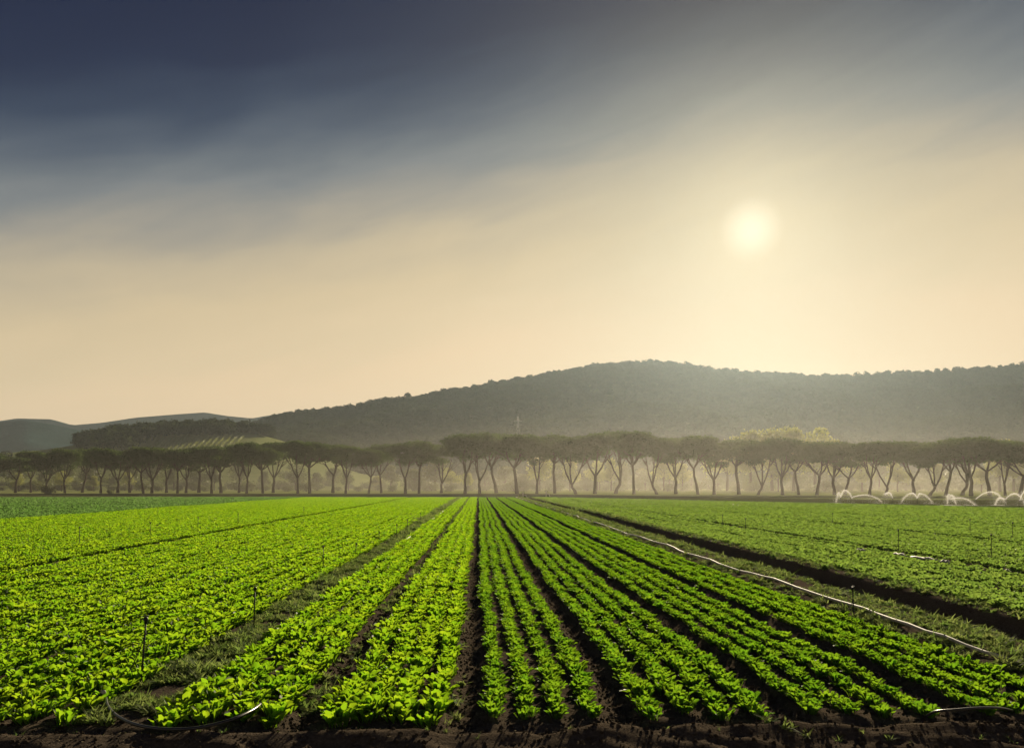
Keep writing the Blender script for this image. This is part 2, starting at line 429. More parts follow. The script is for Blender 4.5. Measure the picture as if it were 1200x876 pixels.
# ------------------------------------------------------------------ foliage meshes
def tufts(lobes, n, size, seed, flat=0.0, shell=0.35, outward=0.5):
    """n small leaf-clump faces spread through ellipsoid lobes [(centre, radii)]"""
    g = np.random.default_rng(seed)
    vol = np.array([max(r[0] * r[1] * r[2], 1e-6) ** 0.67 for c, r in lobes]); vol /= vol.sum()
    pick = g.choice(len(lobes), n, p=vol)
    C = np.array([c for c, r in lobes])[pick]; RR = np.array([r for c, r in lobes])[pick]
    d = g.normal(size=(n, 3)); d /= np.linalg.norm(d, axis=1, keepdims=True)
    rad = 1 - shell * g.random((n, 1)) ** 1.5
    rad = rad * (1 + 0.10 * g.normal(size=(n, 1)))
    P = C + d * RR * rad
    nn = d / RR; nn /= np.linalg.norm(nn, axis=1, keepdims=True)
    nn = nn * outward + g.normal(size=(n, 3)) * (1 - outward) * 0.9; nn[:, 2] += flat
    nn /= np.linalg.norm(nn, axis=1, keepdims=True)
    h = g.normal(size=(n, 3)); u = np.cross(nn, h); u /= np.linalg.norm(u, axis=1, keepdims=True); w = np.cross(nn, u)
    s = size * (0.6 + 0.8 * g.random((n, 1)))
    a = P - u * s; b = P - w * s * 0.62 + nn * s * 0.18; c = P + u * s; e = P + w * s * 0.62 + nn * s * 0.18
    V = np.stack([a, b, c, e], 1).reshape(-1, 3)
    F = np.arange(4 * n).reshape(-1, 4)
    return V, F

def leaf_grid(Ln, Wd, a0, a1, cup, ruf, seed, nu=3, nv=5, stem=0.25, tip=0.75):
    """one leaf: rises at angle a0 (deg above ground), bends to a1; returns verts, faces"""
    g = random.Random(seed)
    V = []; x = z = 0.0
    ph = g.random() * 6
    for j in range(nv):
        v = j / (nv - 1)
        if v < stem * .98: w = 0.12 + 0.10 * v / stem
        else:
            e_ = 1.86 * (v - stem) / (1 - stem) - 0.96
            w = max(0.22, math.sqrt(max(0.0, 1 - abs(e_) ** (2.0 + tip))))
        a = R(a0 + (a1 - a0) * v)
        if j: x += Ln / (nv - 1) * math.cos(a); z += Ln / (nv - 1) * math.sin(a)
        for i in range(nu):
            u = 2 * i / (nu - 1) - 1
            lift = cup * Wd * abs(u) ** 1.5 * w + ruf * math.sin(ph + 5.3 * v + 2.6 * u) * abs(u) * w
            V.append((x - lift * math.sin(a) * 1.0, u * Wd / 2 * w, z + lift * math.cos(a)))
    F = []
    for j in range(nv - 1):
        for i in range(nu - 1):
            k = j * nu + i
            F.append((k, k + 1, k + nu + 1, k + nu))
    return np.array(V), np.array(F)

def plant_recipe(kind, seed):
    """list of (leaf verts, faces, azimuth, base offset, scale)"""
    g = random.Random(seed); out = []
    if kind == 'lettuce':
        n = 34
        for i in range(n):
            t = i / (n - 1)
            Ln = 0.095 + 0.045 * t + g.uniform(-.028, .03)
            a0 = 90 - 26 * t + g.uniform(-9, 9)
            v, f = leaf_grid(Ln, Ln * g.uniform(.44, .62), a0, a0 + 2 - 16 * t + g.uniform(-42, 24), 0.34, 0.014, seed * 31 + i, nv=6, stem=0.36, tip=0.1)
            out.append((v, f, i * 2.399 + g.uniform(-.6, .6), 0.012 + 0.085 * t))
    elif kind == 'celery':
        n = 30
        for i in range(n):
            t = i / (n - 1)
            Ln = 0.085 + 0.035 * t + g.uniform(-.028, .022)
            a0 = 90 - 24 * t + g.uniform(-8, 8)
            v, f = leaf_grid(Ln, g.uniform(.046, .062), a0, a0 - 4 - 16 * t + g.uniform(-50, 25), 0.34, 0.012, seed * 37 + i, nv=6, stem=0.48, tip=0.0)
            out.append((v, f, i * 2.399 + g.uniform(-.5, .5), 0.008 + 0.06 * t))
    else:
        n = 16
        for i in range(n):
            t = i / (n - 1)
            Ln = 0.12 + 0.06 * t + g.uniform(-.03, .02)
            a0 = 88 - 26 * t + g.uniform(-8, 8)
            v, f = leaf_grid(Ln, Ln * .48, a0, a0 - 4 - 18 * t + g.uniform(-30, 16), 0.3, 0.01, seed * 41 + i, nu=3, nv=5, stem=0.34, tip=0.3)
            out.append((v, f, i * 2.399 + g.uniform(-.4, .4), 0.02 + 0.05 * t))
    return out

def recipe_mesh(rec, name, mat):
    VV, FF = [], []; b = 0
    for v, f, az, off in rec:
        c, s = math.cos(az), math.sin(az)
        x = v[:, 0] + off; y = v[:, 1]
        VV.append(np.stack([x * c - y * s, x * s + y * c, v[:, 2]], 1)); FF.append(f + b); b += len(v)
    return npmesh(name, np.concatenate(VV), np.concatenate(FF), mat, True)

def scatter(name, pts, rot, scl, var, sources, label, cat, kind='stuff'):
    """one uncountable object: copies of the sources on points"""
    me = bpy.data.meshes.new(name)
    n = len(pts)
    me.vertices.add(n); me.vertices.foreach_set('co', np.asarray(pts, np.float32).ravel())
    for nm, ty, arr in (('rot', 'FLOAT_VECTOR', rot), ('scl', 'FLOAT_VECTOR', scl)):
        at_ = me.attributes.new(nm, ty, 'POINT'); at_.data.foreach_set('vector', np.asarray(arr, np.float32).ravel())
    at_ = me.attributes.new('var', 'INT', 'POINT'); at_.data.foreach_set('value', np.asarray(var, np.int32))
    o = link(name, me)
    tag(o, label, cat, kind=kind)
    ng = bpy.data.node_groups.new(name, 'GeometryNodeTree')
    ng.interface.new_socket('Geometry', in_out='INPUT', socket_type='NodeSocketGeometry')
    ng.interface.new_socket('Geometry', in_out='OUTPUT', socket_type='NodeSocketGeometry')
    N, K = ng.nodes.new, ng.links.new
    gi = N('NodeGroupInput'); go = N('NodeGroupOutput'); ip = N('GeometryNodeInstanceOnPoints'); jn = N('GeometryNodeJoinGeometry')
    for s in sources:
        oi = N('GeometryNodeObjectInfo'); oi.transform_space = 'ORIGINAL'; oi.inputs['Object'].default_value = s; oi.inputs['As Instance'].default_value = True
        K(oi.outputs['Geometry'], jn.inputs[0])
    K(gi.outputs[0], ip.inputs['Points']); K(jn.outputs[0], ip.inputs['Instance']); ip.inputs['Pick Instance'].default_value = True
    def attr(nm, ty):
        a = N('GeometryNodeInputNamedAttribute'); a.data_type = ty; a.inputs['Name'].default_value = nm
        return next(s for s in a.outputs if s.enabled and s.name == 'Attribute')
    K(attr('var', 'INT'), ip.inputs['Instance Index']); K(attr('rot', 'FLOAT_VECTOR'), ip.inputs['Rotation']); K(attr('scl', 'FLOAT_VECTOR'), ip.inputs['Scale'])
    K(ip.outputs[0], go.inputs[0])
    md = o.modifiers.new('scatter', 'NODES'); md.node_group = ng
    return o

def in_view(X, Y, mx=60):
    """near the photographed sector, with a margin for a step to the side"""
    xc = X * CYW - Y * SYW; yc = X * SYW + Y * CYW
    return np.abs(xc) < (600 + mx) / FPX * yc + 2.5

# ------------------------------------------------------------------ crops
def rows_left():
    r = [-0.43, -0.76, -1.09, -1.42, -2.05, -2.38, -2.72, -3.06]
    edge = LEFT_START
    for k, c in enumerate(left_fur):
        if c < FIELD_L - 1: break
        gap = 0.30 if abs(c + 12.8) < 0.8 else 0.06
        a = edge - 0.02; b = c + gap; n = max(4, round((a - b) / 0.36))
        r += [a + (b - a) * (i + 0.5) / n for i in range(n)]
        edge = c - gap + 0.02
    return r
ROWS_L = rows_left()
ROWS_R = [0.18, 0.52, 0.86, 1.21, 1.82, 2.19, 2.56, 2.93, 3.57, 3.95, 4.33, 4.71, 5.36, 5.72, 6.07, 6.42]

def make_row_points(rows, step, seed, jit=0.03, y_end=149.5, front=YFRONT, wob=True):
    g = np.random.default_rng(seed); P = []; ID = []
    for ri, x in enumerate(rows):
        y0 = front + 0.10 + g.uniform(-.04, .18)
        yv = np.arange(y0, y_end, step)
        yv = yv + g.normal(size=len(yv)) * step * 0.12
        xv = x + g.normal(size=len(yv)) * jit
        if wob: xv = xv - (vn(yv, yv * 0, 3.0, 5) * 0.15 + vn(yv, yv * 0, 1.1, 6) * 0.05)
        keep = in_view(xv, yv)
        if y0 > 0: P.append(np.stack([xv, yv], 1)[keep]); ID.append(np.stack([np.full(keep.sum(), ri), np.arange(len(yv))[keep]], 1))
    return np.concatenate(P), np.concatenate(ID)

def in_frame(X, Y):
    xc = X * CYW - Y * SYW; yc = X * SYW + Y * CYW
    return np.abs(xc) < 600 / FPX * yc + 0.1

def grow_crop(rows, kind, mat, step, seed, plain_name, label_fn, group, stuff_name, stuff_label, n_ind, n_leafed, sc_rng, nvar=5, y_end=149.5, zoff=0.0):
    P, ID = make_row_points(rows, step, seed)
    P = P[:]; g = np.random.default_rng(seed + 1)
    keep = (vn(P[:, 0] * 3, P[:, 1], 0.9, seed) > -0.44)
    keep &= (P[:, 1] < ybound(P[:, 0]) - 0.5)
    P, ID = P[keep], ID[keep]
    z = gz(P[:, 0], P[:, 1]) + zoff
    n = len(P)
    rz = g.random(n) * 6.283; s = g.uniform(sc_rng[0], sc_rng[1], n)
    # patches of better and poorer growth
    s *= 1 + 0.28 * vn(P[:, 0], P[:, 1], 2.2, seed + 4) + 0.2 * vn(P[:, 0], P[:, 1], 0.7, seed + 5)
    var = g.integers(0, nvar, n)
    tilt = g.normal(size=(n, 2)) * 0.09
    recs = [plant_recipe(kind, seed * 100 + k) for k in range(nvar)]
    meshes = [recipe_mesh(r, plain_name, mat) for r in recs]
    dist = np.hypot(P[:, 0], P[:, 1]) + np.where(in_frame(P[:, 0], P[:, 1]), 0, 1e4)
    order = np.argsort(dist)
    ind = order[:n_ind]; isind = np.zeros(n, bool); isind[ind] = True
    leafed = set(ind[:n_leafed].tolist())
    leafmesh = [[npmesh('leaf', v, f, mat, True) for v, f, a, off in r] for r in recs]
    # number along the row
    src = {}
    cnt = {}
    for i in sorted(ind.tolist(), key=lambda k: (ID[k, 0], P[k, 1])):
        ri = int(ID[i, 0]); cnt[ri] = cnt.get(ri, 0) + 1
        if i in leafed:
            o = link(plain_name, None)
            o.empty_display_size = 0.1
            for (v, f, az, off), me in zip(recs[var[i]], leafmesh[var[i]]):
                lo = link('leaf', me, o); lo.rotation_euler = (0, 0, az)
                lo.location = (off * math.cos(az), off * math.sin(az), 0)
        else:
            o = link(plain_name, meshes[var[i]])
            src.setdefault(int(var[i]), o)
        o.location = (P[i, 0], P[i, 1], z[i]); o.rotation_euler = (tilt[i, 0], tilt[i, 1], rz[i]); o.scale = (s[i], s[i], s[i] * 1.18)
        tag(o, label_fn(ri, cnt[ri]), plain_name.replace('_plant', ''), group)
    rest = ~isind
    scatter(stuff_name, np.column_stack([P, z])[rest], np.column_stack([tilt, rz])[rest], np.column_stack([s, s, s * 1.18])[rest], var[rest],
            [src[k] for k in sorted(src)], stuff_label, plain_name.replace('_plant', ''))
    return [src[k] for k in sorted(src)], n

def lab_left(ri, k):
    return f"green lettuce, {ordw(k)} from the near end of the {ordw(ri + 1)} row left of the central furrow"
def lab_right(ri, k):
    return f"small celery, {ordw(k)} from the near end of the {ordw(ri + 1)} row right of the central furrow"
src_l, n1 = grow_crop(ROWS_L, 'lettuce', M['lettuce'], 0.165, 3, 'lettuce_plant', lab_left, 'lettuces in the rows left of the central furrow',
                      'lettuce_rows', 'bright yellow-green lettuce rows running back to the pines on the left', 300, 46, (0.76, 1.10))
src_r, n2 = grow_crop(ROWS_R, 'celery', M['celery'], 0.125, 4, 'celery_plant', lab_right, 'celery plants in the rows right of the central furrow',
                      'celery_rows', 'neat green celery rows fanning out right of the central furrow', 300, 40, (0.74, 1.04))

def far_field(name, x0, x1, kind, mat, step, seed, label, sc_, furs, gapw, cat):
    """a crop seen from afar as one green sheet of plants"""
    g = np.random.default_rng(seed)
    recs = [plant_recipe(kind, seed * 10 + k) for k in range(3)]
    P = []
    Y = 8.3
    while Y < 150:
        st = step * (1.0 if Y < 45 else 1.35 if Y < 80 else 1.8)
        nxx = int((x1 - x0) / st)
        X = x0 + (np.arange(nxx) + g.random(nxx) * 0.55) * st
        yy = Y + (g.random(nxx) - .5) * st * 0.8
        P.append(np.stack([X, yy, np.full(nxx, st / step)], 1)); Y += st
    P = np.concatenate(P)
    k = in_view(P[:, 0], P[:, 1], 30) & (P[:, 1] < ybound(P[:, 0]) - 0.6)
    fa = np.array(furs)
    for c in furs:
        w = gapw.get(round(c, 2), 0.13)
        k &= np.abs(P[:, 0] - c) > w
    k &= vn(P[:, 0] * 2, P[:, 1], 0.8, seed) > -0.45
    P = P[k]; n = len(P)
    z = gz(P[:, 0], P[:, 1])
    s = sc_ * P[:, 2] ** 0.9 * g.uniform(.8, 1.2, n) * (1 + .3 * vn(P[:, 0], P[:, 1], 2.5, seed + 2))
    rot = np.column_stack([g.normal(size=(n, 2)) * .1, g.random(n) * 6.283])
    scl = np.column_stack([s, s, s / P[:, 2] ** 0.6])
    return P, z, rot, scl, g.integers(0, 3, n), recs, n

def field_with_sources(name, srcname, lab_src, x0, x1, kind, mat, step, seed, label, sc_, furs, gapw, cat, group):
    P, z, rot, scl, var, recs, n = far_field(name, x0, x1, kind, mat, step, seed, label, sc_, furs, gapw, cat)
    meshes = [recipe_mesh(r, srcname, mat) for r in recs]
    # the nearest plants stand as things of their own
    dist = np.hypot(P[:, 0], P[:, 1]) + np.where(in_frame(P[:, 0], P[:, 1]), 0, 1e4)
    ind = np.argsort(dist)[:NEAR_N]
    srcs = {}
    m = np.zeros(n, bool); m[ind] = True
    for j, i in enumerate(ind):
        o = link(srcname, meshes[var[i]]); o.location = (P[i, 0], P[i, 1], z[i]); o.rotation_euler = rot[i]; o.scale = scl[i]
        tag(o, lab_src, cat, group); srcs.setdefault(int(var[i]), o)
    scatter(name, np.column_stack([P[:, :2], z])[~m], rot[~m], scl[~m], var[~m], [srcs[k] for k in sorted(srcs)], label, cat)
    return n
NEAR_N = 300
n3 = field_with_sources('chard_field', 'chard_plant', 'low dull green plant at the near edge of the field beyond the ditch', RIGHT_START, 112, 'chard', M['chard'], 0.25, 7,
                        'dull green low crop filling the field beyond the ditch', 0.95, right_fur + [14.5, 21.5, 30.2], {14.5: .32, 21.5: .30, 30.2: .3}, 'chard', 'nearest plants of the field beyond the ditch')
NEAR_N = 300
n4 = field_with_sources('dark_crop_field', 'dark_crop_plant', 'dark green plant at the near edge of the far left field', -112, FIELD_L, 'chard', M['darkcrop'], 0.34, 8,
                        'darker green crop field behind the lettuces at far left', 1.25, [-40, -52, -66], {-40: .3, -52: .3, -66: .3}, 'crop', 'nearest plants of the dark field')
print('plants', n1, n2, n3, n4)

# ------------------------------------------------------------------ weeds and litter
def blade_mesh(name, n, h, spread, mat, seed, wide=0.012):
    g = random.Random(seed); V = []; F = []
    for i in range(n):
        az = g.random() * 6.283; t = g.uniform(.15, 1.0) * spread; hh = h * g.uniform(.5, 1.1)
        bx, by = g.uniform(-.03, .03), g.uniform(-.03, .03); w = wide * g.uniform(.6, 1.3)
        ca, sa = math.cos(az), math.sin(az); b = len(V)
        for k in range(4):
            v = k / 3; out = t * hh * v ** 1.6; z = hh * (v - 0.25 * t * v * v); ww = w * (1 - 0.85 * v ** 1.5)
            for s in (-1, 1): V.append((bx + ca * out - sa * ww * s, by + sa * out + ca * ww * s, z))
        for k in range(3): F.append((b + 2 * k, b + 2 * k + 1, b + 2 * k + 3, b + 2 * k + 2))
    return npmesh(name, np.array(V), np.array(F), mat, True)

tuft_px = [(22, 862, 1.0), (75, 850, 1.7), (88, 858, 1.5), (118, 861, .9), (146, 862, .8), (233, 864, .6), (262, 862, .7), (322, 858, .9), (406, 856, .9), (424, 852, 1.0),
           (500, 862, .7), (522, 851, 1.1), (560, 866, .8), (668, 858, .6), (782, 853, .8), (836, 840, 1.2), (842, 858, .8), (902, 850, 1.3), (922, 858, 1.4), (945, 862, 1.2),
           (982, 864, 1.2), (1010, 858, .8), (1042, 866, .9), (1068, 869, .9), (1150, 866, .8), (1186, 866, .9)]
wm = [blade_mesh('blades', (11, 20, 15, 26)[k], (.15, .10, .13, .09)[k], (1.1, 1.8, .9, 1.5)[k], M['weed'], 60 + k, (.006, .011, .008, .015)[k]) for k in range(4)]
weed_objs = []
for i, (x, y, s) in enumerate(tuft_px):
    p = gnd(x, y); z = float(gz(p.x, p.y))
    o = link('grass_tuft', wm[i % 4]); o.location = (p.x, p.y, z - 0.01); s *= rnd.uniform(.45, .95); o.scale = (s * rnd.uniform(.9, 1.5), s * rnd.uniform(.9, 1.5), s * rnd.uniform(.6, 1.1)); o.rotation_euler = (rnd.uniform(-.3, .3), rnd.uniform(-.3, .3), i * 1.7)
    tag(o, f"small green weed tuft on the dark soil bank, {ordw(i + 1)} from the left", 'weed', 'weed tufts along the near soil bank')
    weed_objs.append(o)

g = np.random.default_rng(77)
def strip_pts(x0, x1, y0, y1, dens, fall=True):
    n = int((x1 - x0) * (y1 - y0) * dens); 
    y = y0 * (y1 / y0) ** g.random(n) if fall else y0 + (y1 - y0) * g.random(n)
    return np.stack([x0 + (x1 - x0) * g.random(n), y], 1)
GP = np.concatenate([strip_pts(-4.05, -3.15, 8.2, 149, 120), strip_pts(6.72, 8.35, 8.4, 149, 48), strip_pts(9.72, 10.25, 10, 149, 48),
                     strip_pts(-1.92, -1.66, 8.3, 140, 22), strip_pts(-0.34, -0.18, 8, 60, 14)])
GP = GP[in_view(GP[:, 0], GP[:, 1])]
GP = GP[vn(GP[:, 0], GP[:, 1], 0.5, 71) + 0.5 * vn(GP[:, 0], GP[:, 1], 0.2, 72) > -0.20]
n = len(GP)
dv = np.hypot(GP[:, 0], GP[:, 1])
s = (0.30 + 0.95 * g.random(n) ** 2.2) * np.clip(dv / 30, 1, 2.2) * (1 + 0.9 * vn(GP[:, 0], GP[:, 1], 0.7, 73))
gzv = gz(GP[:, 0], GP[:, 1])
scatter('strip_grass', np.column_stack([GP, gzv]), np.column_stack([g.normal(size=(n, 2)) * .3, g.random(n) * 6.283]), np.column_stack([s * 1.3, s * 1.3, s * 0.75]),
        g.integers(0, 4, n), weed_objs[:4], 'low weedy grass along the strips and ditch banks', 'grass')

def clod_mesh(seed):
    gg = random.Random(seed); V = []
    t = (1 + 5 ** .5) / 2
    base = [(-1, t, 0), (1, t, 0), (-1, -t, 0), (1, -t, 0), (0, -1, t), (0, 1, t), (0, -1, -t), (0, 1, -t), (t, 0, -1), (t, 0, 1), (-t, 0, -1), (-t, 0, 1)]
    for b in base:
        k = gg.uniform(.35, .62); V.append((b[0] * k, b[1] * k * .9, b[2] * k * .65))
    F = [(0, 11, 5), (0, 5, 1), (0, 1, 7), (0, 7, 10), (0, 10, 11), (1, 5, 9), (5, 11, 4), (11, 10, 2), (10, 7, 6), (7, 1, 8), (3, 9, 4), (3, 4, 2), (3, 2, 6), (3, 6, 8), (3, 8, 9),
         (4, 9, 5), (2, 4, 11), (6, 2, 10), (8, 6, 7), (9, 8, 1)]
    return npmesh('soil_clod', np.array(V), np.array(F), M['soil'], False)
clods = []
for k in range(4):
    x = (180, 470, 690, 1010)[k]; p = gnd(x, 866)
    o = link('soil_clod', clod_mesh(k), loc=(p.x, p.y, float(gz(p.x, p.y)) + 0.01)); o.scale = (.035,) * 3
    tag(o, f"lump of dark earth on the soil bank, {ordw(k + 1)} from the left", 'clod', 'larger clods on the bank'); clods.append(o)
CP = [np.stack([g.uniform(-7, 7, 5200), g.uniform(6.4, 8.4, 5200)], 1)]
for c, h, d in FUR:
    n = 2600; CP.append(np.stack([c + g.normal(size=n) * h * .8, 8 * (60 / 8) ** g.random(n)], 1))
n = 3000; CP.append(np.stack([g.uniform(8.2, 9.7, n), 10 * (90 / 10) ** g.random(n)], 1))
CP = np.concatenate(CP); CP = CP[in_view(CP[:, 0], CP[:, 1])]; n = len(CP)
s = 0.008 + 0.022 * g.random(n) ** 3
scatter('soil_clods', np.column_stack([CP, gz(CP[:, 0], CP[:, 1]) + s * .2]), g.random((n, 3)) * 6.283, np.repeat(s[:, None], 3, 1), g.integers(0, 4, n), clods,
        'crumbs of dark soil over the bank and furrows', 'soil')
# straw and dry leaf scraps
me = npmesh('straw', np.array([(-.5, -.06, 0), (.5, -.04, .05), (.5, .04, .05), (-.5, .06, 0), (-.1, -.09, .09), (.2, .09, .1)]), np.array([(0, 4, 5, 3), (4, 1, 2, 5)]), M['straw'], True)
p = gnd(545, 846)
st = tag(link('straw_scrap', me, loc=(p.x, p.y, float(gz(p.x, p.y)) + .01)), 'dry straw scrap at the near end of the central furrow', 'straw'); st.scale = (.06,) * 3
SP = np.concatenate([np.stack([-0.2 + g.normal(size=900) * .11, 7.8 * (40 / 7.8) ** g.random(900)], 1), np.stack([1.40 + g.normal(size=350) * .07, 7.8 * (30 / 7.8) ** g.random(350)], 1),
                     np.stack([g.uniform(-7, 7, 900), g.normal(size=900) * .13 + 7.72], 1), np.stack([3.2 + g.normal(size=300) * .12, 7.9 * (20 / 7.9) ** g.random(300)], 1),
                     np.stack([-1.8 + g.normal(size=500) * .08, 7.8 * (60 / 7.8) ** g.random(500)], 1), np.stack([g.uniform(6.6, 8, 900), 9 * (70 / 9) ** g.random(900)], 1), np.stack([g.uniform(-4.2, -3.2, 900), 8.3 * (50 / 8.3) ** g.random(900)], 1)])
n = len(SP); s = g.uniform(.015, .045, n)
scatter('straw_litter', np.column_stack([SP, gz(SP[:, 0], SP[:, 1]) + .012]), np.column_stack([g.normal(size=(n, 2)) * .4, g.random(n) * 6.28]), np.repeat(s[:, None], 3, 1),
        np.zeros(n), [st], 'scattered straw and dry leaf scraps on the dark soil', 'straw')

# ------------------------------------------------------------------ hoses and irrigation stakes
def ground_path(pts, lift): return [(x, y, float(gz(x, y)) + lift) for x, y in pts]
ys_ = grow(10.35, 149, 0.45, 1.035)
wx = [7.02 + 0.06 * math.sin(y * 0.45) * (1 if y < 60 else .5) + 0.025 * math.sin(y * 1.3 + 1) for y in ys_]
wz = [0.035 + 0.02 * math.sin(y * 1.1) for y in ys_]
o = MB().tube([(x, y, float(gz(x, y)) + z + 0.035) for x, y, z in zip(wx, ys_, wz)], [0.021 + 0.0004 * y for y in ys_], 8).build('irrigation_hose', M['hose_white'])
tag(o, 'long pale irrigation hose lying along the grass strip beside the ditch', 'hose')
yl = grow(31, 140, 1.0, 1.03)
o = MB().tube([(-3.08 + .03 * math.sin(y * .7), y, float(gz(-3.08, y)) + .10) for y in yl], [0.018 + .0003 * y for y in yl], 8).build('irrigation_hose', M['hose_white'])
tag(o, 'straight pale irrigation hose on the grass strip left of the lettuce beds', 'hose')
def px_path(pts): 
    out = []
    for x, y, z in pts:
        p = gnd(x, y, z); out.append((p.x, p.y, z))
    return out
def smooth_path(p, n=6):
    p = [Vector(q) for q in p]; out = []
    for i in range(len(p) - 1):
        a, b, c, d = p[max(i - 1, 0)], p[i], p[i + 1], p[min(i + 2, len(p) - 1)]
        for k in range(n):
            t = k / n
            out.append(0.5 * ((2 * b) + (c - a) * t + (2 * a - 5 * b + 4 * c - d) * t * t + (3 * b - a - 3 * c + d) * t ** 3))
    return out + [p[-1]]
o = MB().tube(smooth_path(px_path([(150, 796, .03), (132, 803, .06), (124, 816, .07), (130, 832, .06), (152, 846, .06), (185, 853, .07), (225, 853, .09), (260, 846, .11), (281, 839, .13), (300, 829, .12), (309, 820, .06)])), 0.017, 10).build('drip_hose', M['hose_black'])
tag(o, 'black drip hose looping round the near end of the left grass strip', 'hose')
o = MB().tube(smooth_path(px_path([(1086, 838, .04), (1097, 833, .12), (1120, 831, .16), (1145, 829, .17), (1172, 829, .13), (1186, 832, .05)])), 0.013, 10).build('drip_hose', M['hose_black'])
tag(o, 'short dark hose arching over bare soil at bottom right', 'hose')
o = MB().tube([Vector(q) for q in px_path([(122, 812, .05), (122, 811, .12), (121, 810, .15)])], [.026, .026, .022], 10).build('pipe_stub', M['hose_white'])
tag(o, 'short white pipe stub at the end of the looping black hose', 'pipe')
for k, (xa, ya, xb, yb) in enumerate(((1005, 645, 1014, 646), (1048, 649, 1062, 651.5), (1068, 652.5, 1100, 657), (1104, 658, 1113, 659), (1174, 667.5, 1184, 668.5), (858, 591, 868, 592.5))):
    a, b = gnd(xa, ya, .1), gnd(xb, yb, .1)
    pts = [a.lerp(b, t) for t in np.linspace(0, 1, 7)]
    o = MB().tube([(p.x, p.y, float(gz(p.x, p.y)) + .10 + .03 * math.sin(i * 2)) for i, p in enumerate(pts)], 0.055, 8).build('pipe_length', M['hose_white'])
    tag(o, f"pale pipe length lying in the right field furrow, {ordw(k + 1)} from the left" if k < 5 else 'small pale pipe length near the far end of the right field', 'pipe')

def stake_parts(h, lean, seed):
    g_ = random.Random(seed)
    top = Vector((lean, 0.02, h))
    pole = MB().tube([(0, 0, -.1), top * .5 + Vector((lean * .1, 0, 0)), top], [.013, .012, .011], 6)
    head = MB().tube([top, top + Vector((0, 0, .03)), top + Vector((0, 0, .035)), top + Vector((.0, 0, .07)), top + Vector((0, 0, .085))], [.016, .018, .028, .03, .012], 8)
    head.box(top + Vector((0, 0, .095)), (.07, .012, .014))
    hose = MB().tube(smooth_path([top * .85 + Vector((.014, 0, 0)), Vector((lean * .3 - .05, -.03, h * .45)), Vector((-.14, -.05, h * .15)), Vector((-.22, -.06, -.02))], 4), .006, 5)
    return pole, head, hose
stakes = [(164, 803, .72, .06, 'nearest the looping black hose'), (297, 738, .62, .02, 'second nearest along the left grass strip'), (378.7, 668, .62, 0, 'third along the left grass strip'),
          (416, 652, .42, .04, 'fourth along the left grass strip'), (443.7, 637, .45, .02, 'fifth along the left grass strip'), (465, 631, .6, .0, 'sixth along the left grass strip'),
          (477, 625, .62, .02, 'seventh along the left grass strip'), (493, 613, .55, .0, 'farthest along the left grass strip'),
          (93, 641, .72, 0, 'leftmost among the far lettuces'), (176, 631, .68, 0, 'second from left among the far lettuces'), (232, 626, .75, 0, 'third from left among the far lettuces'),
          (279, 615, .6, 0, 'fourth from left among the far lettuces'), (185, 607, .7, 0, 'by the dark field edge at left'), (356, 604, .6, 0, 'among lettuces below the vineyard knoll'),
          (1053, 648, .75, 0, 'beside pale pipe lengths in the right field'), (1162, 656, .75, 0, 'rightmost of the near ones in the right field'), (1000, 722, .42, 0, 'touching the long pale hose by the ditch'),
          (976, 615, .65, 0, 'in the right field below the splashing sprinklers'), (1137, 628, .7, 0, 'right of the middle of the right field'), (1187, 633, .7, 0, 'at the right edge of the photo'),
          (874, 624, .65, 0, 'left of the middle of the right field'), (847, 617, .6, 0, 'leftmost in the right field')]
for i, (x, y, h, ln, where) in enumerate(stakes):
    p = gnd(x, y); root = link('sprinkler_stake', None, loc=(p.x, p.y, float(gz(p.x, p.y))))
    a, b, c = stake_parts(h, ln, i)
    a.build('pole', M['plastic'], root); b.build('head', M['plastic'], root); c.build('feed_tube', M['plastic'], root)
    d = math.hypot(p.x, p.y); root.scale = (1.0, 1.0, 1.0)
    tag(root, f"thin dark sprinkler stake {where}", 'sprinkler', 'sprinkler stakes standing in the crops')

